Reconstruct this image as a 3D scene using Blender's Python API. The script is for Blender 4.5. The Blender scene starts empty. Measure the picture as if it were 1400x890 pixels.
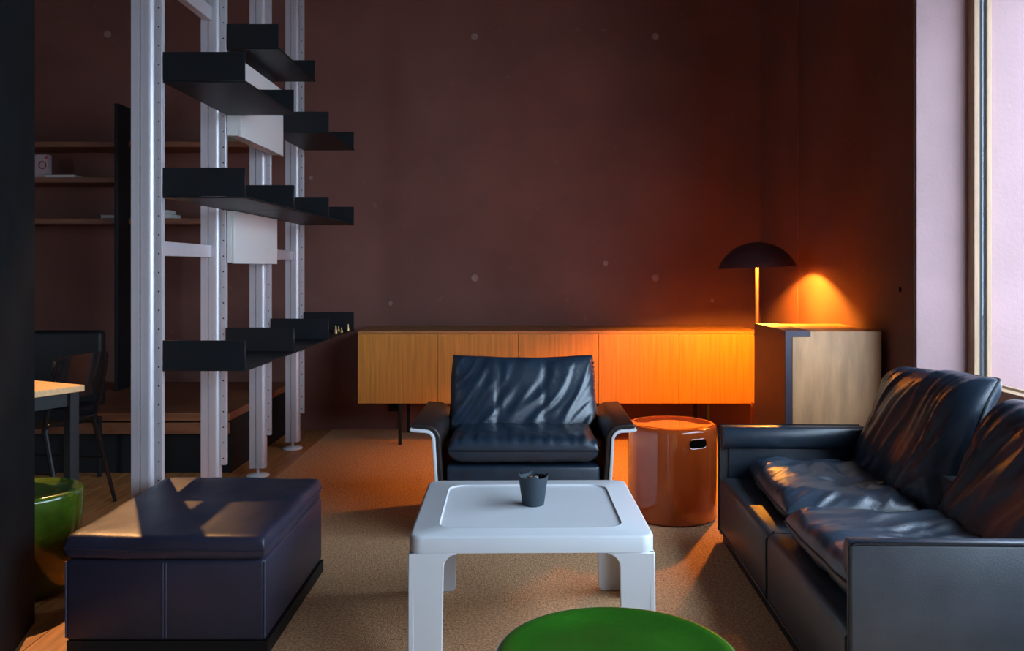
import bpy, bmesh, math, random
from mathutils import Vector, Matrix, noise

# ---------------------------------------------------------------- camera, sky, exposure
S = 8.0 / 7.0            # drawing units -> metres
HC = 1.05                # camera height in drawing units
F = 1200.0               # focal length in pixels of the 1400x890 frame
VX, VY = 715.0, 366.0    # vanishing point of the room
C = bpy.context.scene.collection
scene = bpy.context.scene
cd = bpy.data.cameras.new('camera')
cam = bpy.data.objects.new('camera', cd)
C.objects.link(cam)
cam.location = (0, 0, HC * S)
cam.rotation_euler = (math.pi / 2, 0, 0)
cd.sensor_width = 36
cd.lens = 36 * F / 1400
cd.shift_x = -(VX - 700) / 1400
cd.shift_y = -(445 - VY) / 1400
cd.clip_start = 0.02
scene.camera = cam

world = bpy.data.worlds.new('overcast_sky')
scene.world = world
world.use_nodes = True
bg = world.node_tree.nodes['Background']
bg.inputs['Color'].default_value = (0.63, 0.80, 1.0, 1)
bg.inputs['Strength'].default_value = 12.0

vs = scene.view_settings
vs.view_transform = 'Standard'
vs.look = 'None'
vs.gamma = 1
vs.use_curve_mapping = False
vs.exposure = 0.0
DINING_SPOT_W = 680.0
LAMP_EMIT = 6200.0


def portal(name, loc, rot, sx, sy):
    l = bpy.data.lights.new(name, 'AREA')
    l.shape = 'RECTANGLE'
    l.size = sx * S
    l.size_y = sy * S
    l.cycles.is_portal = True
    o = bpy.data.objects.new(name, l)
    o.location = Vector(loc) * S
    o.rotation_euler = rot
    C.objects.link(o)


portal('window_daylight_portal', (2.13, 1.135, 1.43), (0, math.pi / 2, 0), 1.84, 4.75)
portal('left_window_daylight_portal', (-4.97, 0.6, 1.45), (0, -math.pi / 2, 0), 1.9, 1.1)


# ---------------------------------------------------------------- materials
def mat(name, col, rough=0.5, metal=0.0, var=None, bump=None, coat=0.0, coat_rough=0.05, emit=None, spec=0.5,
        speck=None, stretch=(1, 1, 1), sheen=0.0):
    m = bpy.data.materials.new(name)
    m.use_nodes = True
    nt = m.node_tree
    b = nt.nodes['Principled BSDF']
    b.inputs['Base Color'].default_value = (*col, 1)
    b.inputs['Roughness'].default_value = rough
    b.inputs['Metallic'].default_value = metal
    b.inputs['Specular IOR Level'].default_value = spec
    b.inputs['Coat Weight'].default_value = coat
    b.inputs['Coat Roughness'].default_value = coat_rough
    b.inputs['Sheen Weight'].default_value = sheen
    tc = nt.nodes.new('ShaderNodeTexCoord')
    mp = nt.nodes.new('ShaderNodeMapping')
    mp.inputs['Scale'].default_value = stretch
    nt.links.new(tc.outputs['Object'], mp.inputs['Vector'])
    colsock = None
    if var:
        sc, amt, det = var
        n = nt.nodes.new('ShaderNodeTexNoise')
        n.inputs['Scale'].default_value = sc
        n.inputs['Detail'].default_value = det
        nt.links.new(mp.outputs['Vector'], n.inputs['Vector'])
        r = nt.nodes.new('ShaderNodeValToRGB')
        r.color_ramp.elements[0].position = 0.3
        r.color_ramp.elements[1].position = 0.7
        r.color_ramp.elements[0].color = (*[c * (1 - amt) for c in col], 1)
        r.color_ramp.elements[1].color = (*[min(1, c * (1 + amt)) for c in col], 1)
        nt.links.new(n.outputs['Fac'], r.inputs['Fac'])
        colsock = r.outputs['Color']
    if speck:
        sc, scol, th = speck
        n2 = nt.nodes.new('ShaderNodeTexNoise')
        n2.inputs['Scale'].default_value = sc
        n2.inputs['Detail'].default_value = 2
        nt.links.new(tc.outputs['Object'], n2.inputs['Vector'])
        r2 = nt.nodes.new('ShaderNodeValToRGB')
        r2.color_ramp.elements[0].position = th
        r2.color_ramp.elements[1].position = th + 0.08
        nt.links.new(n2.outputs['Fac'], r2.inputs['Fac'])
        mx = nt.nodes.new('ShaderNodeMix')
        mx.data_type = 'RGBA'
        nt.links.new(r2.outputs['Color'], mx.inputs['Factor'])
        if colsock:
            nt.links.new(colsock, mx.inputs['A'])
        else:
            mx.inputs['A'].default_value = (*col, 1)
        mx.inputs['B'].default_value = (*scol, 1)
        colsock = mx.outputs['Result']
    if colsock:
        nt.links.new(colsock, b.inputs['Base Color'])
    if bump:
        sc, st = bump
        n3 = nt.nodes.new('ShaderNodeTexNoise')
        n3.inputs['Scale'].default_value = sc
        n3.inputs['Detail'].default_value = 4
        nt.links.new(mp.outputs['Vector'], n3.inputs['Vector'])
        bp = nt.nodes.new('ShaderNodeBump')
        bp.inputs['Strength'].default_value = st
        bp.inputs['Distance'].default_value = 0.01
        nt.links.new(n3.outputs['Fac'], bp.inputs['Height'])
        nt.links.new(bp.outputs['Normal'], b.inputs['Normal'])
    if emit:
        b.inputs['Emission Color'].default_value = (*emit[0], 1)
        b.inputs['Emission Strength'].default_value = emit[1]
    return m


M = {}
M['concrete'] = mat('red_stained_concrete', (0.18, 0.070, 0.051), 0.75, var=(1.6, 0.16, 6), bump=(60, 0.12),
                    speck=(14, (0.21, 0.089, 0.067), 0.68))
M['recess'] = mat('daylit_recess_concrete', (0.38, 0.235, 0.235), 0.8, var=(2.5, 0.10, 6), bump=(60, 0.15),
                  speck=(22, (0.47, 0.30, 0.29), 0.70))  # wall concrete again, paler: its daylight is put into the colour
M['plug'] = mat('concrete_plug', (0.33, 0.20, 0.18), 0.8, bump=(80, 0.2))
M['ceiling'] = mat('dark_ceiling', (0.10, 0.08, 0.08), 0.9)
M['room_paint'] = mat('room_paint', (0.28, 0.22, 0.22), 0.9, var=(2, 0.1, 3))
M['partition'] = mat('blue_black_paint', (0.0035, 0.005, 0.006), 0.8, spec=0.1, var=(9, 0.3, 4), bump=(120, 0.05),
                     speck=(60, (0.012, 0.015, 0.018), 0.72))
M['carpet'] = mat('beige_carpet', (0.84, 0.42, 0.22), 0.95, var=(110, 0.40, 3), bump=(220, 0.9),
                  speck=(75, (0.42, 0.21, 0.095), 0.62), spec=0.1)
M['oak_floor'] = mat('oiled_oak_floor', (0.46, 0.19, 0.06), 0.42, var=(7, 0.35, 5), stretch=(6, 0.6, 6), bump=(40, 0.05))
M['sub_floor'] = mat('dark_joint', (0.05, 0.03, 0.02), 0.9)
M['veneer'] = mat('teak_veneer', (0.60, 0.25, 0.042), 0.42, var=(9, 0.20, 6), stretch=(7, 7, 0.28), bump=(30, 0.03))
M['veneer_edge'] = mat('teak_top', (0.42, 0.19, 0.06), 0.45, var=(9, 0.2, 5), stretch=(0.4, 7, 7))
M['walnut'] = mat('flamed_walnut_veneer', (0.66, 0.34, 0.155), 0.45, var=(6, 0.18, 7), stretch=(4, 4, 0.7), bump=(20, 0.03))
M['plum'] = mat('plum_lacquer', (0.055, 0.038, 0.060), 0.45, var=(10, 0.1, 2))
M['redwood'] = mat('red_brown_board', (0.22, 0.075, 0.03), 0.5, var=(6, 0.25, 5), stretch=(0.6, 6, 6))
M['black'] = mat('black_powder_coat', (0.007, 0.007, 0.008), 0.55, bump=(300, 0.03), spec=0.3)
M['black_steel'] = mat('black_shelf_steel', (0.007, 0.008, 0.010), 0.45, var=(5, 0.2, 3), spec=0.3)
M['alu'] = mat('anodised_aluminium', (0.58, 0.53, 0.55), 0.36, metal=0.35, var=(3, 0.05, 3), stretch=(30, 30, 0.3))
M['hole'] = mat('hole_dark', (0.004, 0.003, 0.003), 0.9, spec=0.0)
M['white_steel'] = mat('off_white_steel', (0.66, 0.65, 0.62), 0.5)
M['leather'] = mat('navy_black_leather', (0.014, 0.028, 0.048), 0.34, spec=0.85, var=(14, 0.25, 4), bump=(170, 0.10))
M['leather_side'] = mat('charcoal_leather', (0.048, 0.054, 0.064), 0.40, var=(8, 0.18, 4), bump=(220, 0.08))
M['skylit_leather'] = mat('skylit_blue_black_leather', (0.034, 0.052, 0.080), 0.34, var=(9, 0.25, 4), bump=(150, 0.12), spec=1.0)  # skylight sheen on the seats is put into this lighter, bluer colour
M['piping'] = mat('black_piping', (0.006, 0.007, 0.010), 0.42)
M['brown_leather'] = mat('brown_black_arm_leather', (0.022, 0.014, 0.013), 0.36, var=(14, 0.3, 4), bump=(170, 0.08))
M['indigo'] = mat('indigo_leather', (0.019, 0.019, 0.037), 0.42, var=(6, 0.2, 4), bump=(170, 0.10))
M['indigo_seam'] = mat('indigo_seam', (0.045, 0.050, 0.085), 0.45)
M['lacing'] = mat('tan_lacing', (0.36, 0.15, 0.06), 0.6)
M['white_shell'] = mat('white_fibreglass', (0.74, 0.75, 0.77), 0.42, var=(4, 0.03, 3))
M['white_table'] = mat('white_moulded_plastic', (0.68, 0.69, 0.71), 0.40, var=(5, 0.02, 2))
M['orange'] = mat('burnt_orange_glaze', (0.38, 0.060, 0.010), 0.09, var=(4, 0.15, 3), coat=0.8)
M['green'] = mat('bottle_green_glaze', (0.020, 0.115, 0.008), 0.22, var=(5, 0.25, 3), coat=0.7)
M['olive'] = mat('olive_green_glaze', (0.045, 0.085, 0.005), 0.22, var=(9, 0.45, 4), coat=0.7)
M['maroon_glaze'] = mat('maroon_stool_glaze', (0.20, 0.04, 0.015), 0.3, coat=0.4)
M['slate'] = mat('slate_blue_card', (0.030, 0.045, 0.060), 0.55)
M['sachet_white'] = mat('white_paper', (0.7, 0.68, 0.64), 0.6)
M['sachet_brown'] = mat('brown_paper', (0.30, 0.16, 0.07), 0.7)
M['coffee_dark'] = mat('black_sachet', (0.012, 0.012, 0.014), 0.3)
M['lamp_shade'] = mat('maroon_lamp_shade', (0.060, 0.018, 0.020), 0.45)
M['lamp_inner'] = mat('lamp_inner_white', (0.85, 0.72, 0.5), 0.5)
M['lamp_pole'] = mat('brass_lamp_pole', (0.62, 0.36, 0.12), 0.32, metal=0.5)
M['bulb'] = mat('warm_bulb', (1, 0.8, 0.5), 0.5, emit=((1.0, 0.36, 0.035), LAMP_EMIT))
M['window_wood'] = mat('pale_oak_frame', (0.42, 0.26, 0.15), 0.55, var=(9, 0.15, 4), stretch=(8, 8, 0.5))
M['gasket'] = mat('grey_gasket', (0.05, 0.052, 0.06), 0.8, spec=0.2)
M['birch'] = mat('birch_table_top', (0.62, 0.36, 0.16), 0.45, var=(8, 0.12, 4), stretch=(1, 9, 9))
M['gloss_black'] = mat('gloss_black', (0.010, 0.010, 0.011), 0.14)
M['paper_pink'] = mat('pink_card', (0.55, 0.42, 0.44), 0.7)
M['print_red'] = mat('red_print', (0.36, 0.05, 0.07), 0.7)
M['book_grey'] = mat('grey_book', (0.34, 0.35, 0.37), 0.7)
M['book_tan'] = mat('tan_book', (0.34, 0.22, 0.13), 0.7)
M['brass'] = mat('brass_small', (0.65, 0.40, 0.16), 0.35, metal=0.6)
M['wicker'] = mat('wicker', (0.30, 0.26, 0.17), 0.8)
M['paving'] = mat('grey_paving', (0.42, 0.42, 0.43), 0.9, var=(2, 0.1, 3))
gm = bpy.data.materials.new('window_glass')
gm.use_nodes = True
nt = gm.node_tree
nt.nodes.remove(nt.nodes['Principled BSDF'])
tr = nt.nodes.new('ShaderNodeBsdfTransparent')
gl = nt.nodes.new('ShaderNodeBsdfGlossy')
gl.inputs['Roughness'].default_value = 0.02
mx = nt.nodes.new('ShaderNodeMixShader')
mx.inputs['Fac'].default_value = 0.06
tr.inputs['Color'].default_value = (0.94, 0.96, 0.97, 1)
nt.links.new(tr.outputs[0], mx.inputs[1])
nt.links.new(gl.outputs[0], mx.inputs[2])
nt.links.new(mx.outputs[0], nt.nodes['Material Output'].inputs['Surface'])
M['glass'] = gm


# ---------------------------------------------------------------- helpers
def pix(px, py, d):
    """image pixel + depth -> drawing units"""
    return Vector(((px - VX) * d / F, d, HC - (py - VY) * d / F))


class MB:
    def __init__(s):
        s.v = []
        s.f = []
        s.sm = []

    def add(s, v, f, smooth=False):
        n = len(s.v)
        s.v += [Vector(p) for p in v]
        s.f += [tuple(i + n for i in q) for q in f]
        s.sm += [smooth] * len(f)
        return s

    def bm(s, b, smooth=False):
        b.verts.ensure_lookup_table()
        b.verts.index_update()
        s.add([p.co.copy() for p in b.verts], [[p.index for p in q.verts] for q in b.faces], smooth)
        b.free()
        return s

    def box(s, x0, x1, y0, y1, z0, z1, bev=0.0, seg=2, smooth=False):
        b = bmesh.new()
        bmesh.ops.create_cube(b, size=1)
        for p in b.verts:
            p.co = Vector(((x0 + x1) / 2 + p.co.x * (x1 - x0), (y0 + y1) / 2 + p.co.y * (y1 - y0),
                           (z0 + z1) / 2 + p.co.z * (z1 - z0)))
        if bev:
            bmesh.ops.bevel(b, geom=list(b.edges), offset=bev, segments=seg, profile=0.5, affect='EDGES')
        return s.bm(b, smooth or bool(bev))

    def prism(s, poly, axis, a0, a1, bev=0.0, seg=2, smooth=False):
        """poly in the two remaining axes, extruded along axis from a0 to a1"""
        b = bmesh.new()

        def P(p, a):
            if axis == 'x':
                return (a, p[0], p[1])
            if axis == 'y':
                return (p[0], a, p[1])
            return (p[0], p[1], a)
        lo = [b.verts.new(P(p, a0)) for p in poly]
        hi = [b.verts.new(P(p, a1)) for p in poly]
        n = len(poly)
        b.faces.new(lo[::-1])
        b.faces.new(hi)
        for i in range(n):
            b.faces.new((lo[i], lo[(i + 1) % n], hi[(i + 1) % n], hi[i]))
        bmesh.ops.recalc_face_normals(b, faces=list(b.faces))
        if bev:
            es = [e for e in b.edges if len(e.link_faces) == 2 and e.calc_face_angle(0) > 0.5]
            bmesh.ops.bevel(b, geom=es, offset=bev, segments=seg, profile=0.5, affect='EDGES')
        return s.bm(b, smooth or bool(bev))

    def lathe(s, prof, seg=48, c=(0, 0, 0), smooth=True, closed=False):
        v = []
        f = []
        n = len(prof)
        for i in range(seg):
            a = 2 * math.pi * i / seg
            for r, z in prof:
                v.append((c[0] + r * math.cos(a), c[1] + r * math.sin(a), c[2] + z))
        for i in range(seg):
            j = (i + 1) % seg
            for k in range(n - 1):
                f.append((i * n + k, j * n + k, j * n + k + 1, i * n + k + 1))
        return s.add(v, f, smooth)

    def tube(s, path, r, n=8, closed=False, cap=True):
        pts = [Vector(p) for p in path]
        m = len(pts)
        v = []
        f = []
        up = None
        for i, p in enumerate(pts):
            if closed:
                t = pts[(i + 1) % m] - pts[i - 1]
            else:
                t = pts[min(i + 1, m - 1)] - pts[max(i - 1, 0)]
            t.normalize()
            if up is None:
                up = Vector((0, 0, 1)) if abs(t.z) < 0.9 else Vector((0, 1, 0))
            sd = t.cross(up)
            if sd.length < 1e-5:
                sd = t.orthogonal()
            sd.normalize()
            up = sd.cross(t).normalized()
            rr = r[i] if isinstance(r, (list, tuple)) else r
            for k in range(n):
                a = 2 * math.pi * k / n
                v.append(p + sd * math.cos(a) * rr + up * math.sin(a) * rr)
        for i in range(m if closed else m - 1):
            j = (i + 1) % m
            for k in range(n):
                l = (k + 1) % n
                f.append((i * n + k, i * n + l, j * n + l, j * n + k))
        if cap and not closed:
            f.append(tuple(range(n))[::-1])
            f.append(tuple((m - 1) * n + k for k in range(n)))
        return s.add(v, f, True)

    def xf(s, mtx):
        s.v = [mtx @ p for p in s.v]
        return s

    def build(s, name, m, parent=None, loc=None, auto=True):
        me = bpy.data.meshes.new(name)
        me.from_pydata([p * S for p in s.v], [], s.f)
        me.polygons.foreach_set('use_smooth', s.sm)
        me.update()
        b = bmesh.new()
        b.from_mesh(me)
        bmesh.ops.recalc_face_normals(b, faces=list(b.faces))
        b.to_mesh(me)
        b.free()
        if auto and any(s.sm):
            me.set_sharp_from_angle(angle=math.radians(42))
        me.materials.append(M[m])
        o = bpy.data.objects.new(name, me)
        C.objects.link(o)
        if parent:
            o.parent = parent
        if loc is not None:
            o.location = Vector(loc) * S
        return o


def tag(o, label, cat, group=None):
    o['label'] = label
    o['category'] = cat
    if group:
        o['group'] = group
    return o


def thing(name, label, cat, loc=(0, 0, 0), rz=0.0, group=None):
    o = bpy.data.objects.new(name, None)
    o.empty_display_size = 0.05
    C.objects.link(o)
    o.location = Vector(loc) * S
    o.rotation_euler = (0, 0, rz)
    return tag(o, label, cat, group)


def struct(o):
    o['kind'] = 'structure'
    return o


def copy_part(src, parent, loc):
    o = src.copy()
    C.objects.link(o)
    o.parent = parent
    o.location = Vector(loc) * S
    return o


def rrect(x0, x1, y0, y1, r, n=6):
    pts = []
    for cx, cy, a0 in ((x1 - r, y1 - r, 0), (x0 + r, y1 - r, 90), (x0 + r, y0 + r, 180), (x1 - r, y0 + r, 270)):
        for k in range(n + 1):
            a = math.radians(a0 + 90 * k / n)
            pts.append((cx + r * math.cos(a), cy + r * math.sin(a)))
    return pts


def fold(x, y, seed, sharp):
    n_ = abs(noise.noise(Vector((x, y, seed))))
    return (1 - sharp) * (0.5 - n_) + sharp * (max(0.0, 1 - 3.0 * n_) ** 2 - 0.2)


def cushion(a, b, h, n=56, p=7, q=0.42, wr=0.01, seed=1.0, fx=7, fy=5, rot=0.6, hb=None, rnd=0.10, extra=None):
    """puffy leather cushion; half sizes a, b; top half height h, bottom hb; returns MB and the seam path"""
    hb = h if hb is None else hb
    mb = MB()
    v = []
    idx = {}
    cr, sr = math.cos(rot), math.sin(rot)

    def pt(i, j, sgn):
        s_, t_ = -1 + 2 * i / n, -1 + 2 * j / n
        u, w = math.sin(s_ * math.pi / 2), math.sin(t_ * math.pi / 2)
        x = a * u * math.sqrt(max(0, 1 - rnd * w ** 4))
        y = b * w * math.sqrt(max(0, 1 - rnd * u ** 4))
        f = (max(0, 1 - abs(u) ** p) * max(0, 1 - abs(w) ** p)) ** q
        z = sgn * (h if sgn > 0 else hb) * f
        fade = min(1, f * 1.3)
        X, Y = (x * cr - y * sr), (x * sr + y * cr)
        wx = 0.06 * noise.noise(Vector((x * 4, y * 4, seed + 20)))
        X += wx
        d = 0.60 * fold(X * fx, Y * fy, seed, 0.15) + 0.32 * fold(X * fx * 2.1, Y * fy * 1.3, seed + 7, 0.4) \
            + 0.14 * fold(X * fx * 4.5, Y * fy * 1.6, seed + 13, 0.6)
        z += sgn * wr * fade * d * 2
        e = noise.noise(Vector((x * 9, y * 9, seed + 3))) * wr * 0.5
        x += e * u * 0.6
        y += e * w * 0.6
        if extra and sgn > 0:
            z += extra(u, w) * fade
        return Vector((x, y, z))
    for sgn in (1, -1):
        for i in range(n + 1):
            for j in range(n + 1):
                border = i in (0, n) or j in (0, n)
                if sgn < 0 and border:
                    idx[(sgn, i, j)] = idx[(1, i, j)]
                    continue
                idx[(sgn, i, j)] = len(v)
                v.append(pt(i, j, sgn))
    f = []
    for sgn in (1, -1):
        for i in range(n):
            for j in range(n):
                q4 = (idx[(sgn, i, j)], idx[(sgn, i + 1, j)], idx[(sgn, i + 1, j + 1)], idx[(sgn, i, j + 1)])
                f.append(q4 if sgn > 0 else q4[::-1])
    mb.add(v, f, True)
    ring = [idx[(1, i, 0)] for i in range(n)] + [idx[(1, n, j)] for j in range(n)] + \
           [idx[(1, i, n)] for i in range(n, 0, -1)] + [idx[(1, 0, j)] for j in range(n, 0, -1)]
    return mb, [v[k].copy() for k in ring]


def make_cushion(name, mt, parent, mtx, pip='piping', pr=0.0035, warp=None, **kw):
    mb, ring = cushion(**kw)
    if warp:
        mb.v = [warp(p) for p in mb.v]
        ring = [warp(p) for p in ring]
    o = mb.xf(mtx).build(name, mt, parent, auto=False)
    pm = MB().tube([mtx @ p for p in ring], pr, 6, closed=True)
    pm.build('piping', pip, o)
    return o


# ---------------------------------------------------------------- the room
YB = 5.70      # back wall
XR = 1.544     # right wall
YW = 3.47      # where the window recess begins
ZC = 3.35
w = struct(MB().box(-4.8, 2.4, YB, YB + 0.25, -0.05, ZC).build('wall_back', 'concrete'))
plug = None
for (px, py, r) in ((649, 50, 5), (896, 50, 5), (649, 380, 5), (896, 380, 5), (147, 47, 5), (404, 380, 4), (828, 360, 3.5),
                    (534, 415, 3), (974, 411, 2.5), (425, 243, 3)):
    c = pix(px, py, YB)
    rr = r * YB / F
    m = MB().lathe([(rr, 0.0), (rr * 0.92, 0.005), (rr * 0.66, 0.006), (rr * 0.55, 0.001), (0, 0.001)], 16)
    m.xf(Matrix.Translation((c.x, YB, c.z)) @ Matrix.Rotation(math.pi / 2, 4, 'X'))
    m.build('tie_plug', 'plug', w)
wr_ = struct(MB().box(XR + 0.02, XR + 0.56, YW + 0.02, YB, -0.05, ZC).build('wall_right', 'concrete'))
MB().box(XR, XR + 0.56, 4.935, YB, 0, ZC, 0.004, 1).build('concrete_panel', 'concrete', wr_)
MB().box(XR, XR + 0.56, YW, 4.925, 0, ZC, 0.006, 2).build('concrete_panel', 'concrete', wr_)
MB().box(XR + 0.006, XR + 0.56, YW - 0.010, YW - 0.0005, 0.50, 2.35, 0.003, 1).build('daylit_recess_skin', 'recess', wr_)  # added thin skin that carries the painted daylight on the jamb
c = pix(1231, 396, XR * F / (1231 - VX))
m = MB().lathe([(0, 0.001), (0.011, 0.001), (0.012, -0.003)], 12)
m.xf(Matrix.Rotation(-math.pi / 2, 4, 'Y'))
m.xf(Matrix.Translation((XR - 0.001, c.y, c.z)))
m.build('tie_hole', 'hole', wr_)
struct(MB().box(XR, XR + 0.56, -2.5, YW, -0.05, 0.50, 0.004, 1).build('wall_window_sill', 'concrete'))
struct(MB().box(XR, XR + 0.56, -1.2, YW, 2.35, ZC).build('wall_window_head', 'concrete'))
struct(MB().box(XR, XR + 0.56, -2.5, -1.2, 0.5, ZC).build('wall_right_rear', 'concrete'))
struct(MB().box(-4.8, 2.4, -2.6, YB + 0.25, ZC, ZC + 0.1).build('ceiling', 'ceiling'))
struct(MB().box(-4.8, 2.4, -2.4, -2.2, -0.05, ZC).build('wall_rear', 'room_paint'))
wl = MB()
wl.box(-4.95, -4.8, -2.4, 0.1, -0.05, ZC)
wl.box(-4.95, -4.8, 1.1, YB + 0.25, -0.05, ZC)
wl.box(-4.95, -4.8, 0.1, 1.1, -0.05, 0.55)
wl.box(-4.95, -4.8, 0.1, 1.1, 2.35, ZC)
struct(wl.build('wall_left', 'room_paint'))
win2 = struct(MB().box(-4.91, -4.85, 0.1, 1.1, 0.55, 0.61).build('window_2', 'window_wood'))
MB().box(-4.91, -4.85, 0.1, 1.1, 2.29, 2.35).build('window_head', 'window_wood', win2)
for y in (0.1, 1.04):
    MB().box(-4.91, -4.85, y, y + 0.06, 0.61, 2.29).build('window_mullion', 'window_wood', win2)
for y in (0.16,):
    MB().box(-4.884, -4.876, y, y + 0.88, 0.61, 2.29).build('pane', 'glass', win2)
struct(MB().box(-14, 30, -16, YB + 8, -0.30, -0.20).build('ground_outside', 'paving'))

# window in the right wall
WX = 1.752
w1 = struct(MB().box(WX, WX + 0.06, -1.2, YW, 0.50, 0.555).build('window_1', 'window_wood'))
MB().box(WX, WX + 0.022, YW - 0.062, YW - 0.001, 0.555, 2.35, 0.002, 1).build('window_stile', 'window_wood', w1)
MB().box(WX + 0.022, WX + 0.050, YW - 0.052, YW - 0.001, 0.555, 2.35).build('gasket', 'gasket', w1)
MB().box(WX + 0.050, WX + 0.068, YW - 0.062, YW - 0.001, 0.555, 2.35, 0.002, 1).build('window_stile', 'window_wood', w1)
MB().box(WX + 0.050, WX + 0.068, -1.2, YW - 0.063, 0.555, 0.607, 0.002, 1).build('window_sill', 'window_wood', w1)
MB().box(WX, WX + 0.049, -1.2, YW - 0.063, 0.555, 0.598, 0.002, 1).build('window_bead', 'window_wood', w1)
MB().box(WX, WX + 0.06, -1.2, YW - 0.063, 2.29, 2.35).build('window_head', 'window_wood', w1)
MB().box(WX, WX + 0.07, -1.2, -1.13, 0.607, 2.29).build('window_stile', 'window_wood', w1)
MB().box(WX + 0.035, WX + 0.041, -1.13, YW - 0.053, 0.600, 2.29).build('pane', 'glass', w1)

# floor: carpet on the right, planks on the left
fl = struct(MB().box(-4.8, 2.4, -2.6, YB, -0.06, -0.012).build('floor', 'sub_floor'))
CX = -1.24
MB().box(CX, 1.60, -2.2, YB, -0.012, 0.0).build('carpet', 'carpet', fl)
rnd = random.Random(5)
pw = 0.13
pm_ = [MB().box(0, pw - 0.002, 0, 1.596, -0.012, -0.001, 0.0008, 1).build('plank', 'oak_floor', fl)]
k = 0
x = CX - pw - 0.001
while x > -4.75:
    y = -2.2 - rnd.random() * 1.2
    while y < YB - 0.02:
        if y + 1.6 > YB:
            MB().box(0, pw - 0.002, 0, YB - y - 0.004, -0.012, -0.001, 0.0008, 1).build('plank', 'oak_floor', fl, (x, y, 0))
        elif k == 0:
            pm_[0].location = Vector((x, y, 0)) * S
        else:
            copy_part(pm_[0], fl, (x, y, 0))
        k += 1
        y += 1.6
    x -= pw

# dark partition end that closes the picture on the left
pt = MB().prism([(-1.445, 2.60), (-1.60, 2.60), (-1.36, 1.55), (-1.156, 1.55)], 'z', 0, ZC, 0.003, 1)
struct(pt.build('wall_partition', 'partition'))

# ---------------------------------------------------------------- sideboard on the back wall
cred = thing('sideboard', 'long low teak sideboard with flat doors standing along the back wall', 'sideboard', (0, 0, 0))
CY0, CY1 = 5.20, 5.66
CL, CRt = -0.98, 1.40
zt, zb = 0.675, 0.244
MB().box(CL + 0.004, CRt - 0.004, CY0 + 0.02, CY1, zb, zt - 0.016).build('carcass', 'veneer_edge', cred)
MB().box(CL, CRt, CY0 - 0.004, CY1, zt - 0.016, zt, 0.002, 1).build('top_board', 'veneer_edge', cred)
nd = 5
dw = (CRt - CL) / nd
d0 = None
for i in range(nd):
    if d0 is None:
        d0 = MB().box(0.0012, dw - 0.0012, 0, 0.0195, zb + 0.001, zt - 0.018, 0.0012, 1).build('door', 'veneer', cred, (CL, CY0, 0))
    else:
        copy_part(d0, cred, (CL + i * dw, CY0, 0))
for lx in (-0.73, 0.18, 1.1):
    for ly in (5.215, 5.60):
        MB().prism(rrect(lx - 0.010, lx + 0.010, ly - 0.010, ly + 0.010, 0.003, 2), 'z', 0, zb).build('leg', 'black', cred)
so = MB().box(-0.87, -0.80, YB - 0.02, YB, 0.12, 0.20, 0.004, 1).build('socket_box', 'black')
MB().lathe([(0, 0.0), (0.018, 0.0), (0.02, 0.004)], 14).xf(Matrix.Translation((-0.835, YB - 0.0215, 0.16)) @ Matrix.Rotation(math.pi / 2, 4, 'X')).build('socket_face', 'hole', so)
tag(so, 'small black socket box low on the back wall under the sideboard', 'socket')

# ---------------------------------------------------------------- corner cabinet behind the sofa
cab = thing('cabinet', 'upright walnut cabinet with dark plum front, behind the far sofa arm', 'cabinet')
KX0, KX1, KY0, KY1, KZ = 1.104, 1.512, 3.70, 4.19, 0.782
MB().box(KX0 + 0.032, KX1, KY0, KY1, 0.03, KZ, 0.0015, 1).build('body', 'walnut', cab)
MB().prism([(KX0, 0.03), (KX0 + 0.030, 0.03), (KX0 + 0.030, KZ - 0.024), (KX0 + 0.108, KZ - 0.024), (KX0 + 0.108, KZ + 0.003), (KX0, KZ + 0.003)], 'y',
           KY0 - 0.004, KY1, 0.0015, 1).build('front_panel', 'plum', cab)['label'] = 'dark plum front folding over the top'
MB().box(KX0 + 0.03, KX1 - 0.02, KY0 + 0.03, KY1 - 0.03, 0, 0.03).build('plinth', 'black', cab)

# ---------------------------------------------------------------- stools
def stool_profile(r, h, rb=None, lip=0.016):
    rb = r if rb is None else rb
    pr = [(0.0, 0.0), (rb - 0.01, 0.0), (rb, 0.008)]
    for k in range(1, 12):
        t = k / 12
        pr.append((rb + (r - rb) * math.sin(t * math.pi / 2), 0.008 + t * (h - 0.03 - 0.008)))
    for k in range(9):
        a = math.pi / 2 * k / 8
        pr.append((r - lip + lip * math.cos(a), h - lip + lip * math.sin(a)))
    pr += [(r - lip - 0.012, h), (r - lip - 0.022, h - 0.004), (r * 0.5, h - 0.005), (0, h - 0.005)]
    return pr


def slot_part(name, m, parent, r, ang, z, wdt, hgt):
    """racetrack-shaped hand hole following the drum wall: raised rim and dark recess"""
    def shape(sx, sz, off, n=40):
        out = []
        for k in range(n):
            a = 2 * math.pi * k / n
            cxx = math.cos(a)
            u = (sx - sz) * (1 if cxx > 0 else -1) + sz * cxx
            t = sz * math.sin(a)
            A = ang + u / r
            out.append(Vector(((r + off) * math.cos(A), (r + off) * math.sin(A), z + t)))
        return out
    mb = MB()
    vv, ff = [], []
    for k in range(25):
        u = -wdt + 2 * wdt * k / 24
        e = max(0.0, abs(u) - (wdt - hgt))
        hh = math.sqrt(max(0.0, hgt * hgt - e * e))
        A = ang + u / r
        for t in (-hh, hh):
            vv.append(((r + 0.0012) * math.cos(A), (r + 0.0012) * math.sin(A), z + t))
    ff = [(2 * k, 2 * k + 2, 2 * k + 3, 2 * k + 1) for k in range(24)]
    mb.add(vv, ff, False)
    mb.build(name, 'hole', parent)
    MB().tube(shape(wdt + 0.003, hgt + 0.003, 0.0), 0.0025, 6, closed=True).build('hole_rim', m, parent)


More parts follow.
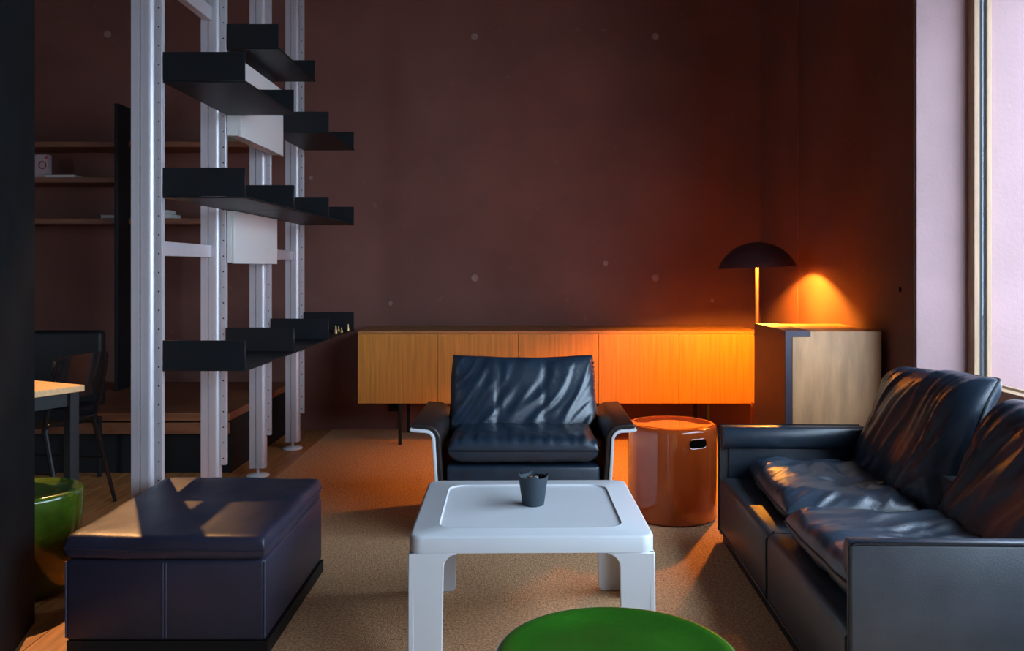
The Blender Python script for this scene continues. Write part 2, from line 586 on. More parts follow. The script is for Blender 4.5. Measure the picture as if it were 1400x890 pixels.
st = thing('drum_stool', 'glossy burnt-orange drum stool with hand hole, beside the far sofa arm', 'stool', (0.632, 3.727, 0))
MB().lathe(stool_profile(0.187, 0.392), 72).build('body', 'orange', st)
slot_part('hand_hole', 'orange', st, 0.187, math.radians(-65), 0.335, 0.042, 0.0165)
st = thing('drum_stool', 'bottle-green glazed drum stool in front of the white coffee table', 'stool', (0.150, 1.395, 0))
MB().lathe(stool_profile(0.197, 0.44), 72).build('body', 'green', st)
slot_part('hand_hole', 'green', st, 0.197, math.radians(-60), 0.36, 0.032, 0.0125)
st = thing('drum_stool', 'olive-green glazed stool tapering to its foot, beside the dark partition', 'stool', (-1.62, 2.86, 0))
MB().lathe(stool_profile(0.172, 0.33, 0.135), 60).build('body', 'olive', st)
slot_part('hand_hole', 'olive', st, 0.166, math.radians(-40), 0.22, 0.03, 0.0125)
st = thing('drum_stool', 'small maroon round stool half hidden behind the plum cabinet', 'stool', (1.29, 4.375, 0))
MB().lathe(stool_profile(0.150, 0.382, lip=0.006), 48).build('body', 'maroon_glaze', st)

# ---------------------------------------------------------------- dome lamp
lp = thing('floor_lamp', 'lit floor lamp with dark maroon dome shade in the room corner', 'lamp', (1.237, 4.64, 0))
RZ = 1.052
MB().lathe([(0, 0), (0.115, 0), (0.118, 0.004), (0.115, 0.012), (0.03, 0.018), (0, 0.018)], 40).build('base', 'lamp_pole', lp)
MB().tube([(0, 0, 0.015), (0, 0, RZ + 0.03)], 0.0095, 12).build('pole', 'lamp_pole', lp)
R0, HD = 0.202, 0.134
arc = []
rs = (R0 * R0 + HD * HD) / (2 * HD)
for k in range(21):
    t = k / 20
    a = math.asin(R0 / rs) * (1 - t)
    arc.append((rs * math.sin(a), RZ + HD - rs + rs * math.cos(a)))
tilt = Matrix.Translation((0, 0, RZ)) @ Matrix.Rotation(math.radians(-2.3), 4, 'Y') @ Matrix.Translation((0, 0, -RZ))
sh = MB().lathe(arc, 64).xf(tilt).build('lamp_shade', 'lamp_shade', lp)
inner = [(r * 0.985, z - 0.004 if i > 2 else z) for i, (r, z) in enumerate(arc)]
MB().lathe(inner, 64).xf(tilt).build('shade_lining', 'lamp_inner', sh)
MB().lathe([(R0, RZ), (R0 * 0.985, RZ)], 64).xf(tilt).build('shade_rim', 'lamp_inner', sh)
bl = MB()
bl.lathe([(0, -0.024), (0.010, -0.022), (0.019, -0.014), (0.024, 0), (0.019, 0.014), (0.010, 0.022), (0, 0.024)], 16, (0.0, -0.03, RZ + 0.096))
bl.build('bulb', 'bulb', lp)
MB().tube([(0, -0.03, RZ + 0.112), (0, -0.03, RZ + 0.127)], 0.010, 10).build('bulb_holder', 'black', lp)

# ---------------------------------------------------------------- ottoman
ot = thing('ottoman', 'square indigo leather ottoman with flat loose cushion', 'ottoman', (-0.967, 2.705, 0))
ox, oy = 0.2715, 0.335
MB().box(-ox + 0.004, ox + 0.004, -oy + 0.004, oy, 0.0, 0.04).build('plinth', 'black', ot)
bd = MB().box(-ox, ox, -oy, oy, 0.04, 0.262, 0.014, 3).build('body', 'indigo', ot)
for xx in (-0.005, 0.003):
    MB().tube([(xx, -oy - 0.0005, 0.05), (xx, -oy - 0.0005, 0.25), (xx, -oy + 0.012, 0.2625)], 0.0017, 6).build('seam', 'indigo_seam', bd)
for sx in (-1, 1):
    MB().tube([(sx * (ox - 0.003), -oy + 0.003, 0.05), (sx * (ox - 0.003), -oy + 0.003, 0.255)], 0.003, 6).build('seam', 'indigo_seam', bd)


def otto_warp(p):
    q = p.copy()
    q.z += 0.006 * noise.noise(Vector((p.x * 5, p.y * 5, 2)))
    return q


make_cushion('seat_cushion', 'indigo', ot, Matrix.Translation((0, -0.004, 0.290)), pip='indigo', pr=0.003, warp=otto_warp,
             a=ox + 0.002, b=oy + 0.006, h=0.036, hb=0.030, p=34, q=0.27, wr=0.0022, seed=4.2, fx=6, fy=4, rot=0.2, rnd=0.03, n=60)

# ---------------------------------------------------------------- white coffee table and cup
tb = thing('coffee_table', 'white moulded plastic coffee table with rounded corners and L-shaped legs', 'table', (0.018, 2.56, 0), math.radians(0.9))
hx, hy, ht = 0.318, 0.302, 0.359
top = MB()
b = bmesh.new()
outer = rrect(-hx, hx, -hy, hy, 0.035, 6)
rings = []
lev = [(0.0, ht - 0.043), (0.0, ht - 0.007), (0.003, ht - 0.002), (0.009, ht)]
for ins, z in lev:
    rings.append([(p[0] * (1 - ins / hx), p[1] * (1 - ins / hy), z) for p in outer])


def ring_rr(ix, iy, r, z):
    return [(p[0], p[1], z) for p in rrect(-ix, ix, -iy, iy, r, 6)]


gx, gy = hx - 0.075, hy - 0.072
rings += [ring_rr(gx + 0.007, gy + 0.007, 0.057, ht), ring_rr(gx + 0.004, gy + 0.004, 0.054, ht + 0.0012),
          ring_rr(gx, gy, 0.050, ht - 0.0035), ring_rr(gx - 0.006, gy - 0.006, 0.044, ht - 0.004)]
nn = len(outer)
vv = [p for r in rings for p in r]
ff = []
for i in range(len(rings) - 1):
    for k in range(nn):
        l = (k + 1) % nn
        ff.append((i * nn + k, i * nn + l, (i + 1) * nn + l, (i + 1) * nn + k))
ff.append(tuple((len(rings) - 1) * nn + k for k in range(nn)))
ff.append(tuple(range(nn))[::-1])
top.add(vv, ff, True)
b.free()
top.build('tabletop', 'white_table', tb)


def table_leg():
    """L-shaped leg at the (-x,-y) corner: two flanges with a rounded arch into the apron"""
    mb = MB()
    zt_ = ht - 0.0435
    wl, t = 0.090, 0.014
    rad = 0.034

    def outline(sp):
        pts = [(-sp, 0.0), (0, zt_), (wl + rad, zt_), (wl + rad, zt_ - 0.004)]
        for k in range(1, 8):
            a = math.pi / 2 * k / 7
            pts.append((wl + rad - rad * math.sin(a), zt_ - 0.004 - rad * (1 - math.cos(a))))
        pts += [(wl - 0.002 - sp * 0.5, 0.018)]
        for k in range(1, 5):
            a = math.pi / 2 * k / 4
            pts.append((wl - 0.002 - sp * 0.5 - 0.018 + 0.018 * math.cos(a), 0.018 - 0.018 * math.sin(a)))
        return pts
    o1 = outline(0.005)
    mb.prism([(-hx + 0.001 + p[0], p[1]) for p in o1], 'y', -hy, -hy + t, 0.002, 1)
    mb.prism([(-hy + 0.001 + p[0], p[1]) for p in o1], 'x', -hx, -hx + t, 0.002, 1)
    return mb


for sx in (-1, 1):
    for sy in (-1, 1):
        lm = table_leg()
        lm.v = [Vector((p.x * -sx, p.y * -sy, p.z)) for p in lm.v]
        lm.build('leg', 'white_table', tb)

cup = thing('cup', 'small slate-blue tapered cup filled with sachets on the coffee table', 'cup', (0.030, 2.575, ht - 0.004))
pr = MB()
nseg = 32
prof = [(0.0, 0.0), (0.029, 0.0), (0.0305, 0.002), (0.0415, 0.078), (0.0425, 0.084), (0.0395, 0.083), (0.028, 0.006), (0, 0.006)]
vv = []
ff = []
for i in range(nseg):
    a = 2 * math.pi * i / nseg + 0.1
    sc = 1 + 0.035 * math.cos(4 * a)
    for r, z in prof:
        zz = z + (0.009 * max(0, math.cos(4 * a)) if z > 0.08 else 0)
        vv.append((r * sc * math.cos(a), r * sc * math.sin(a), zz))
n = len(prof)
for i in range(nseg):
    j = (i + 1) % nseg
    for k in range(n - 1):
        ff.append((i * n + k, j * n + k, j * n + k + 1, i * n + k + 1))
pr.add(vv, ff, True).build('cup_wall', 'slate', cup)
rnd = random.Random(3)
for i in range(9):
    sm = MB().box(-0.008, 0.008, -0.0018, 0.0018, 0, 0.068, 0.001, 1)
    sm.xf(Matrix.Translation((rnd.uniform(-0.018, 0.018), rnd.uniform(-0.018, 0.018), 0.018)) @ Matrix.Rotation(rnd.uniform(0, 3), 4, 'Z')
          @ Matrix.Rotation(rnd.uniform(-0.25, 0.25), 4, 'X'))
    sm.build('sachet', ('coffee_dark', 'sachet_white', 'sachet_brown', 'coffee_dark')[i % 4], cup)

# ---------------------------------------------------------------- armchair
ac = thing('armchair', 'low black leather armchair with white shell arms facing the coffee table', 'armchair', (0.001, 3.37, 0))


def shell_poly(t_in, t_out):
    """side profile in x,z for the right-hand side: floor -> up -> bends outward at the arm"""
    mid = [(0.318, 0.02), (0.324, 0.14), (0.331, 0.26), (0.337, 0.36), (0.338, 0.385)]
    for k in range(1, 9):
        a = math.pi / 2 * k / 8
        mid.append((0.338 + 0.042 * (1 - math.cos(a)), 0.385 + 0.042 * math.sin(a)))
    mid += [(0.40, 0.428), (0.424, 0.430), (0.433, 0.434)]
    L, R = [], []
    for i, p in enumerate(mid):
        q0 = Vector(mid[max(i - 1, 0)])
        q1 = Vector(mid[min(i + 1, len(mid) - 1)])
        t = (q1 - q0).normalized()
        nrm = Vector((-t.y, t.x))
        L.append((p[0] + nrm.x * t_in, p[1] + nrm.y * t_in))
        R.append((p[0] - nrm.x * t_out, p[1] - nrm.y * t_out))
    return L + R[::-1]


for sx in (-1, 1):
    mb = MB().prism(shell_poly(0.0, 0.012), 'y', 0, 0.58, 0.003, 2)
    mb.v = [Vector((p.x * sx, p.y, p.z)) for p in mb.v]
    arm = mb.build('arm_shell', 'white_shell', ac)
    arm['label'] = 'white fibreglass arm shell bent outward'
    mb = MB().prism(shell_poly(0.020, -0.001), 'y', 0.006, 0.585, 0.006, 3)
    mb.v = [Vector((p.x * sx, p.y, p.z)) for p in mb.v]
    mb.build('arm_pad', 'brown_leather', arm)
MB().box(-0.296, 0.296, 0.012, 0.56, 0.045, 0.285, 0.012, 3).build('seat_base', 'leather', ac)
MB().box(-0.29, 0.29, 0.54, 0.60, 0.045, 0.42, 0.014, 3).build('back_shell', 'white_shell', ac)


def seat_extra(u, w):
    return 0.004 * math.sin(u * 40 + 3 * noise.noise(Vector((u * 4, w * 3, 0)))) * max(0, -w) ** 2


make_cushion('seat_cushion', 'leather', ac, Matrix.Translation((0, 0.262, 0.338)) @ Matrix.Rotation(math.radians(-2), 4, 'X'),
             a=0.293, b=0.265, h=0.050, hb=0.050, p=12, q=0.34, wr=0.007, seed=2.7, fx=14, fy=4, rot=0.1, rnd=0.04, n=64, extra=seat_extra)


def back_warp(p):
    q = p.copy()
    # top edge sags between the corners, the body bows a little; sides taper to the top
    t = (p.y + 0.185) / 0.37
    q.y -= 0.016 * (1 - (p.x / 0.31) ** 2) * max(0, t)
    q.x *= 1.0 + 0.035 * (1 - t) * (1 - t)
    return q


def back_extra(u, w):
    z = 0
    for s_ in (-0.335, 0.30):
        z -= 0.008 * math.exp(-((u - s_ - 0.02 * math.sin(w * 3)) / 0.022) ** 2)
    return z


bm_ = Matrix.Translation((0.0, 0.475, 0.488)) @ Matrix.Rotation(math.radians(71), 4, 'X')
bk = make_cushion('back_cushion', 'leather', ac, bm_, warp=back_warp, a=0.312, b=0.185, h=0.060, hb=0.045, p=6, q=0.45, wr=0.012, seed=6.1,
                  fx=9, fy=2.2, rot=0.45, rnd=0.03, n=72, extra=back_extra)
for i in range(9):
    t = -0.02 + i * 0.020
    p0 = bm_ @ Vector((0.308, t, -0.012))
    p1 = bm_ @ Vector((0.312, t + 0.010, 0.016))
    MB().tube([p0, p1], 0.0035, 5).build('lacing_stitch', 'lacing', bk)

# ---------------------------------------------------------------- sofa
SR = -0.0247
sf = thing('sofa', 'two-seat navy-black leather sofa with square arms beneath the window', 'sofa', (0.720, 1.926, 0), SR)
SL = 1.458            # length along local y
AX = 0.545            # arm length along local x
MB().box(0.012, 0.60, 0.012, SL - 0.012, 0.0, 0.045).build('plinth', 'black', sf)
for (y0, y1) in ((0.030, SL / 2 - 0.0045), (SL / 2 + 0.0045, SL - 0.030)):
    fp = MB().prism([(0.0, 0.045), (0.0, 0.222)] + [(0.024 - 0.024 * math.cos(math.pi / 2 * k / 5), 0.222 + 0.026 * math.sin(math.pi / 2 * k / 5)) for k in range(1, 6)]
                    + [(0.56, 0.235), (0.56, 0.045)], 'y', y0, y1, 0.003, 2).build('seat_base', 'leather_side', sf)
    MB().tube([(-0.001, y0 + 0.003, 0.045), (-0.001, y0 + 0.003, 0.226), (0.024, y0 + 0.003, 0.2505)], 0.003, 6).build('piping', 'piping', fp)
    MB().tube([(-0.001, y0 + 0.003, 0.048), (-0.001, y1 - 0.003, 0.048)], 0.003, 6).build('piping', 'piping', fp)
MB().box(0.004, 0.56, SL / 2 - 0.0045, SL / 2 + 0.0045, 0.045, 0.232).build('divider', 'black', sf)
# arms: hard outer plate + padded roll along the inner top
for far in (0, 1):
    def YY(y):
        return SL - y if far else y
    am = MB().box(0.0, AX, min(YY(0), YY(0.030)), max(YY(0), YY(0.030)), 0.03, 0.440, 0.004, 2).build('arm', 'leather_side', sf)
    rp = []
    for k in range(17):
        a = math.pi * (0.5 - k / 16 * 1.0)
        ca, sa = math.cos(a), math.sin(a)
        rp.append((0.034 + 0.034 * abs(ca) ** 0.55 - 0.006 * max(0, sa), 0.404 + 0.042 * (1 if sa > 0 else -1) * abs(sa) ** 0.75))
    poly = [(0.006, 0.446)] + rp + [(0.031, 0.362), (0.031, 0.441), (0.006, 0.441)]
    poly = [(YY(p[0]), p[1]) for p in poly]
    MB().prism(poly, 'x', 0.004, AX - 0.004, 0.004, 2).build('arm_pad', 'leather', am)
    MB().box(0.03, AX - 0.02, min(YY(0.030), YY(0.042)), max(YY(0.030), YY(0.042)), 0.236, 0.37, 0.004, 2).build('inner_panel', 'leather', am)
    MB().tube([(-0.001, YY(0.002), 0.04), (-0.001, YY(0.002), 0.437), (0.01, YY(0.002), 0.444), (AX - 0.01, YY(0.002), 0.444)], 0.0045, 6).build('piping', 'piping', am)
MB().box(AX - 0.02, AX + 0.05, 0.035, SL - 0.035, 0.03, 0.42, 0.01, 3).build('back_panel', 'leather_side', sf)


def crumple(seed, depth):
    def fn(u, w):
        r = math.hypot(u - 0.15, (w + 0.05))
        th = math.atan2(w + 0.05, u - 0.15)
        ray = abs(math.cos(3.5 * th + 2.0 * noise.noise(Vector((math.cos(th), math.sin(th), seed + r)))))
        return -depth * math.exp(-(r / 0.5) ** 2) + 0.55 * depth * ray ** 3 * min(1, r * 3) * math.exp(-(r / 0.75) ** 2)
    return fn


sh_ = SL / 2
make_cushion('seat_cushion', 'skylit_leather', sf, Matrix.Translation((0.335, SL - 0.052 - 0.322, 0.282)) @ Matrix.Rotation(math.radians(-3), 4, 'Z') @ Matrix.Rotation(math.radians(1.5), 4, 'Y'),
             a=0.252, b=0.318, h=0.052, hb=0.036, p=7, q=0.42, wr=0.017, seed=11.3, fx=8, fy=2.6, rot=0.9, rnd=0.06, n=76, extra=crumple(1, 0.022))
make_cushion('seat_cushion', 'skylit_leather', sf, Matrix.Translation((0.310, 0.052 + 0.325, 0.290)) @ Matrix.Rotation(math.radians(2), 4, 'Z') @ Matrix.Rotation(math.radians(2), 4, 'Y'),
             a=0.270, b=0.322, h=0.050, hb=0.042, p=8, q=0.40, wr=0.014, seed=15.9, fx=8, fy=2.2, rot=1.25, rnd=0.06, n=76, extra=crumple(2, 0.012))


def back_cushion(yc, lean, seed, cx, cz, b_, rz):
    """local frame of cushion: x along sofa length, y up the back, z towards the seat"""
    base = Matrix(((0, 0, -1, cx), (-1, 0, 0, yc), (0, 1, 0, cz), (0, 0, 0, 1)))
    mt = base @ Matrix.Rotation(math.radians(-lean), 4, 'X') @ Matrix.Rotation(math.radians(rz), 4, 'Z')

    def wp(p):
        q = p.copy()
        q.z -= 0.9 * (max(0, p.y - 0.10)) ** 2     # the top rolls backward
        return q
    make_cushion('back_cushion', 'leather', sf, mt, warp=wp, a=0.335, b=b_, h=0.075, hb=0.05, p=6, q=0.45, wr=0.019, seed=seed, fx=8, fy=2.2,
                 rot=0.5, rnd=0.05, n=84, pr=0.004)


back_cushion(SL - 0.045 - 0.335, 22, 21.5, 0.600, 0.472, 0.245, 4)
back_cushion(0.05 + 0.330, 24, 28.4, 0.615, 0.445, 0.235, -2)

# ---------------------------------------------------------------- free-standing shelving
PX = -1.338
PD = [3.10, 3.765, 4.43, 5.095]
which = ['nearest the ottoman', 'second from the ottoman', 'third from the ottoman', 'nearest the back wall']
prof = [(-0.033, -0.030), (-0.004, -0.030), (-0.004, -0.024), (0.001, -0.024), (0.001, -0.030), (0.026, -0.030)]
for k in range(1, 7):
    a = math.pi / 2 * k / 6
    prof.append((0.026 + 0.016 * math.sin(a), -0.014 - 0.016 * math.cos(a)))
prof += [(0.042, 0.014)] + [(0.026 + 0.016 * math.cos(math.pi / 2 * k / 6), 0.014 + 0.016 * math.sin(math.pi / 2 * k / 6)) for k in range(1, 7)]
prof += [(0.001, 0.030), (0.001, 0.024), (-0.004, 0.024), (-0.004, 0.030), (-0.028, 0.030), (-0.033, 0.024), (-0.033, -0.024)][0:6]
prof += [(-0.033, 0.024)]
ZTOP = 3.25
body = track = holes = stem = foot = capm = None
for i, d in enumerate(PD):
    t = thing('shelving_post', 'silver aluminium shelving post, ' + which[i], 'post', (PX, d, 0), 0, 'aluminium shelving posts')
    if body is None:
        mb = MB().prism(prof, 'z', 0.043, ZTOP)
        body = mb.build('profile', 'alu', t)
        track = MB().box(0.043, 0.068, -0.012, 0.012, 0.206, ZTOP - 0.02, 0.0015, 1).build('track', 'alu', t)
        hm = MB()
        z = 0.235
        while z < 2.9:
            hm.lathe([(0, 0), (0.0032, 0)], 8, smooth=False).v
            for q in range(len(hm.v) - 16, len(hm.v)):
                p = hm.v[q]
                hm.v[q] = Vector((p.x + 0.057, -0.0126, p.y + z))
            z += 0.0665
        holes = hm.build('pin_holes', 'hole', track)
        holes['kind'] = 'stuff'
        stem = MB().tube([(0, 0, 0.010), (0, 0, 0.05)], 0.008, 10).build('foot_stem', 'alu', t)
        foot = MB().lathe([(0, 0.0), (0.056, 0.0), (0.058, 0.004), (0.052, 0.009), (0.012, 0.014), (0, 0.014)], 28).build('foot_disc', 'white_shell', t)
    else:
        copy_part(body, t, (0, 0, 0))
        tk = copy_part(track, t, (0, 0, 0))
        copy_part(holes, tk, (0, 0, 0))
        copy_part(stem, t, (0, 0, 0))
        copy_part(foot, t, (0, 0, 0))

TX = PX + 0.070


def tray(y0, y1, z, dep, label, zz=0.108):
    t = thing('shelf_tray', label, 'shelf', (TX, y0, z), 0, 'black steel shelf trays')
    L = y1 - y0
    MB().box(0, dep, 0, L, 0, 0.006, 0.001, 1).build('plate', 'black_steel', t)
    MB().box(0, dep, 0, 0.004, 0.0065, zz, 0.001, 1).build('end_lip', 'black_steel', t)
    MB().box(0, dep, L - 0.004, L, 0.0065, zz, 0.001, 1).build('end_lip', 'black_steel', t)
    MB().tube([(dep, L - 0.004, 0.003), (dep, 0.004, 0.003)], 0.0045, 6).build('front_edge', 'black', t)


g = 0.0155
bays = [(PD[i] + g - 0.02, PD[i + 1] - g - 0.012) for i in range(3)]
bays = [(PD[i] - 0.010, PD[i + 1] - 0.016) for i in range(3)]
bn = ['bay nearest the ottoman', 'middle bay', 'bay nearest the back wall']
for i in range(3):
    tray(*bays[i], 0.686, 0.290, 'black steel tray with raised ends, lowest shelf, ' + bn[i])
for i in range(3):
    tray(*bays[i], 1.295, 0.290, 'black steel tray with raised ends, second shelf up, ' + bn[i])
tray(*bays[0], 1.702, 0.290, 'black steel tray with raised ends, third shelf up, ' + bn[0])
tray(*bays[2], 1.728, 0.290, 'black steel tray with raised ends, third shelf up, ' + bn[2])
tray(*bays[1], 1.985, 0.222, 'narrow black steel shelf tray, topmost in the middle bay above the white box')
# white boxes in the middle bay
for (z0, z1, x1, lab) in ((1.615, 1.940, -1.205, 'tall off-white steel box between two upper black trays'),
                          (1.072, 1.293, -1.235, 'low off-white steel box hanging under the second shelf tray')):
    t = thing('white_shelf_box', lab, 'cabinet', (0, 0, 0), 0, 'white boxes in the shelving')
    MB().box(PX + 0.071, x1 - 0.012, bays[1][0], bays[1][1], z0, z1, 0.002, 1).build('body', 'white_steel', t)
    MB().box(x1 - 0.0115, x1, bays[1][0] + 0.001, bays[1][1] - 0.001, z0 - 0.004, z1, 0.0015, 1).build('flap', 'white_steel', t)
# tie bars
for i, lab in ((0, 'between the two posts nearest the ottoman'), (2, 'between the two posts nearest the back wall')):
    tag(MB().box(PX - 0.02, PX + 0.015, PD[i] + 0.031, PD[i + 1] - 0.031, 1.094, 1.147, 0.002, 1).build('tie_bar', 'alu'),
        'flat silver tie bar at mid height ' + lab, 'bar', 'shelving tie bars')
tag(MB().box(PX - 0.02, PX + 0.015, PD[0] + 0.031, PD[1] - 0.031, 2.10, 2.16, 0.002, 1).build('tie_bar', 'alu'),
    'silver tie bar high above the top tray between the two front posts', 'bar', 'shelving tie bars')
# trinkets on the far low tray
for (px, d, h, r, nm) in ((459, 4.80, 0.045, 0.010, 'tallest, stoutest'), (463, 4.95, 0.032, 0.007, 'slimmest'), (467, 4.86, 0.028, 0.008, 'shortest'), (476, 4.98, 0.040, 0.008, 'rearmost')):
    o = MB().lathe([(0, 0), (r, 0), (r * 0.9, h * 0.3), (r * 0.45, h * 0.55), (r * 0.6, h * 0.75), (r * 0.25, h * 0.95), (0, h)], 14)
    xx = (px - VX) * d / F
    tag(o.build('brass_figurine', 'brass', None, (xx, d, 0.6925)), nm + ' of the tiny brass figurines on the lowest tray by the back wall', 'figurine', 'trinkets on the low tray')

# ---------------------------------------------------------------- wall shelves, bench and dining corner at the back left
up = MB().box(-2.46, -2.435, 5.28, 5.45, 0.311, 2.04, 0.003, 1)
tag(up.build('shelf_upright', 'black'), 'tall black upright board standing on the wooden bench', 'upright')
for (z, x0, x1, nm) in ((1.795, -4.2, -1.69, 'long red-brown wall shelf, highest of the three'),
                        (1.575, -4.2, -2.46, 'short red-brown wall shelf, middle one ending at the black upright'),
                        (1.320, -4.2, -1.78, 'long red-brown wall shelf, lowest of the three')):
    ws = MB()
    ws.box(x0, x1, 5.42, YB - 0.001, z, z + 0.035, 0.002, 1)
    o = ws.build('wall_shelf', 'redwood')
    tag(o, nm, 'shelf', 'wall shelves')
o = thing('postcard_box', 'pale pink card box with red circle print on the middle wall shelf', 'box', (-3.03, 5.52, 1.611))
MB().box(-0.04, 0.04, 0, 0.05, 0, 0.150, 0.001, 1).build('box_body', 'paper_pink', o)
rp = []
for k in range(28):
    a = 2 * math.pi * k / 28
    rp.append((0.008 + 0.022 * math.cos(a), -0.0012, 0.085 + 0.022 * math.sin(a)))
MB().tube(rp, 0.004, 5, closed=True).build('printed_ring', 'print_red', o)
MB().prism([(0.018, 0.13), (0.039, 0.147), (0.039, 0.12)], 'y', -0.0015, 0.0).build('printed_corner', 'print_red', o)
MB().prism([(0.018, 0.012), (0.039, 0.004), (0.039, 0.03)], 'y', -0.0015, 0.0).build('printed_corner', 'print_red', o)


def book(x0, x1, y0, y1, z, h, cover, lab, grp):
    t = thing('book', lab, 'book', ((x0 + x1) / 2, y0, z), 0, grp)
    w2 = (x1 - x0) / 2
    MB().box(-w2, w2, 0, y1 - y0, 0, 0.003).build('cover', cover, t)
    MB().box(-w2 + 0.003, w2 - 0.003, 0.003, y1 - y0 - 0.003, 0.0032, h - 0.0032).build('pages', 'sachet_white', t)
    MB().box(-w2, w2, 0, y1 - y0, h - 0.003, h).build('cover', cover, t)


book(-2.98, -2.79, 5.46, 5.62, 1.611, 0.020, 'book_tan', 'thin tan book lying flat beside the pink card box', None)
book(-2.62, -2.28, 5.44, 5.50 + 0.08, 1.356, 0.018, 'book_grey', 'grey book lying flat on the lowest wall shelf at the bottom of its pile', None) if False else None
book(-2.38, -2.18, 5.44, 5.60, 1.356, 0.028, 'book_grey', 'thick grey book, lower of two on the lowest wall shelf', 'books on the lowest wall shelf')
book(-2.36, -2.205, 5.45, 5.58, 1.385, 0.024, 'book_grey', 'smaller grey book, upper of two on the lowest wall shelf', 'books on the lowest wall shelf')
book(-2.62, -2.47, 5.44, 5.60, 1.356, 0.022, 'book_grey', 'dark flat book left of the black upright on the lowest wall shelf', 'books on the lowest wall shelf')
bk_ = thing('wicker_basket', 'low woven wicker basket on the highest wall shelf', 'basket', (-1.80, 5.50, 1.831))
wk = MB()
for k in range(4):
    wk.tube([(p[0], p[1], 0.008 + k * 0.011) for p in rrect(-0.085, 0.085, -0.06, 0.06, 0.02, 4)], 0.006, 6, closed=True)
o = wk.build('weave', 'wicker', bk_)
o['kind'] = 'stuff'
MB().box(-0.08, 0.08, -0.055, 0.055, 0, 0.006).build('base', 'wicker', bk_)

bn_ = thing('bench', 'long low red-brown wooden bench against the back wall under the shelves', 'bench')
BX1 = -1.493
MB().box(-4.2, BX1, 4.46, YB - 0.005, 0.270, 0.310, 0.002, 1).build('seat_board', 'redwood', bn_)
MB().box(-4.2, BX1 - 0.002, 4.45, 4.475, 0.215, 0.2885, 0.002, 1).build('front_board', 'redwood', bn_) if False else None
MB().box(-4.2, BX1 - 0.001, 4.458, 4.480, 0.205, 0.262, 0.002, 1).build('front_board', 'redwood', bn_)
MB().box(-4.2, BX1 - 0.002, 4.50, YB - 0.006, 0.0, 0.269).build('base', 'black', bn_)

dt = thing('dining_table', 'birch-topped table with black frame behind the dark partition', 'table', (-1.5375, 3.08, 0), math.radians(153))
# local +x runs away from the visible corner along one edge, local +y along the other
MB().box(0, 1.2, 0, 0.58, 0.617, 0.639, 0.002, 1).build('tabletop', 'birch', dt)
MB().box(0.02, 1.18, 0.02, 0.05, 0.57, 0.6165).build('apron', 'black', dt)
MB().box(0.02, 0.05, 0.052, 0.56, 0.57, 0.6165).build('apron', 'black', dt)
MB().box(0.052, 1.18, 0.53, 0.56, 0.57, 0.6165).build('apron', 'black', dt)
for (lx, ly) in ((0.012, 0.012), (1.15, 0.012), (0.012, 0.53), (1.15, 0.53)):
    MB().box(lx, lx + 0.036, ly, ly + 0.036, 0, 0.6165, 0.002, 1).build('leg', 'black', dt)


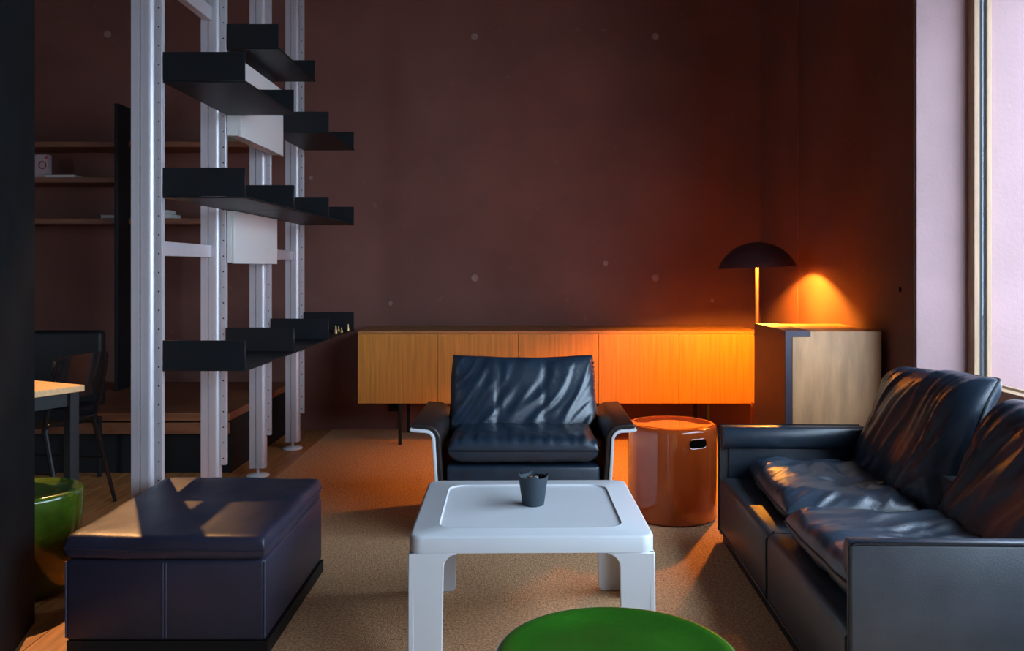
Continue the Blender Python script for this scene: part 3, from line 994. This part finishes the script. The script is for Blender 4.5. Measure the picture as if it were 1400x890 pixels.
def dining_chair(loc, rz, label):
    """faces local -x; rear legs and backrest on +x"""
    t = thing('dining_chair', label, 'chair', loc, rz, 'black chairs at the dining table')
    m1, ring = cushion(a=0.19, b=0.19, h=0.016, hb=0.012, n=20, p=8, wr=0, rnd=0.2)
    m1.xf(Matrix.Translation((0, 0, 0.395))).build('seat', 'gloss_black', t)
    for sy in (-1, 1):
        MB().tube([(-0.16, sy * 0.16, 0.385), (-0.185, sy * 0.18, 0.0)], [0.011, 0.008], 8).build('leg', 'gloss_black', t)
        MB().tube([(0.15, sy * 0.16, 0.385), (0.20, sy * 0.172, 0.18), (0.245, sy * 0.18, 0.0)], [0.011, 0.010, 0.008], 8).build('leg', 'gloss_black', t)
        MB().tube([(0.15, sy * 0.165, 0.37), (0.172, sy * 0.168, 0.46), (0.20, sy * 0.168, 0.58), (0.222, sy * 0.150, 0.66)], 0.0095, 8).build('back_post', 'gloss_black', t)
    bb = MB()
    vv, ff = [], []
    n = 14
    for i in range(n + 1):
        y = -0.178 + 0.356 * i / n
        bow = 0.045 * (1 - (y / 0.178) ** 2)
        for (dx, z) in ((0, 0.50), (0.012, 0.50), (0.050, 0.685 - 0.02 * (y / 0.178) ** 4), (0.038, 0.685 - 0.02 * (y / 0.178) ** 4)):
            vv.append((0.165 + bow + dx, y, z))
    for i in range(n):
        for k in range(4):
            l = (k + 1) % 4
            ff.append((i * 4 + k, (i + 1) * 4 + k, (i + 1) * 4 + l, i * 4 + l))
    ff += [(0, 1, 2, 3), tuple(n * 4 + k for k in (3, 2, 1, 0))]
    bb.add(vv, ff, True).build('backrest', 'gloss_black', t)
    MB().tube([(-0.17, -0.165, 0.20), (0.19, -0.168, 0.20)], 0.006, 6).build('stretcher', 'gloss_black', t)
    MB().tube([(-0.17, 0.165, 0.20), (0.19, 0.168, 0.20)], 0.006, 6).build('stretcher', 'gloss_black', t)
    return t


dining_chair((-2.10, 3.80, 0), math.radians(-8), 'gloss black chair with bowed backrest tucked in behind the birch table')
hb = thing('upholstered_chair', 'black upholstered high-back chair in front of the wooden bench', 'chair', (-2.36, 4.275, 0), 0)
MB().box(-0.26, 0.255, 0.10, 0.17, 0.36, 0.735, 0.022, 4).build('backrest', 'black', hb)
MB().box(-0.25, 0.25, -0.16, 0.10, 0.30, 0.385, 0.022, 4).build('seat', 'black', hb)
for lx in (-0.23, 0.23):
    for ly in (-0.13, 0.14):
        MB().tube([(lx, ly, 0.0), (lx, ly, 0.302)], 0.011, 8).build('leg', 'black', hb)

# ---------------------------------------------------------------- ceiling spotlight over the dining corner
SP = Vector((-2.10, 4.60, 2.66))
aim = Vector((-1.74, 2.60, 0.2))
dv = (aim - SP).normalized()
qt = dv.to_track_quat('-Z', 'Y')
sp = thing('ceiling_spotlight', 'black ceiling spotlight aimed over the dining corner', 'spotlight', SP)
MB().lathe([(0.0, 0.10), (0.035, 0.10), (0.04, 0.09), (0.04, -0.03), (0.037, -0.03), (0.036, 0.02), (0, 0.025)], 24).xf(qt.to_matrix().to_4x4()).build('lamp_head', 'black', sp)
MB().tube([(0, 0, 0.05), (0, 0, ZC - SP.z - 0.012)], 0.008, 8).build('drop_rod', 'black', sp)
MB().lathe([(0, 0), (0.05, 0), (0.05, 0.012), (0, 0.012)], 20, (0, 0, ZC - SP.z - 0.0125)).build('ceiling_rose', 'black', sp)
l = bpy.data.lights.new('spotlight_beam', 'SPOT')
l.energy = DINING_SPOT_W
l.color = (1.0, 0.50, 0.18)
l.spot_size = math.radians(37)
l.spot_blend = 0.65
l.shadow_soft_size = 0.02
lo = bpy.data.objects.new('spotlight_beam', l)
C.objects.link(lo)
lo.location = (SP + dv * 0.035) * S
lo.rotation_euler = qt.to_euler()
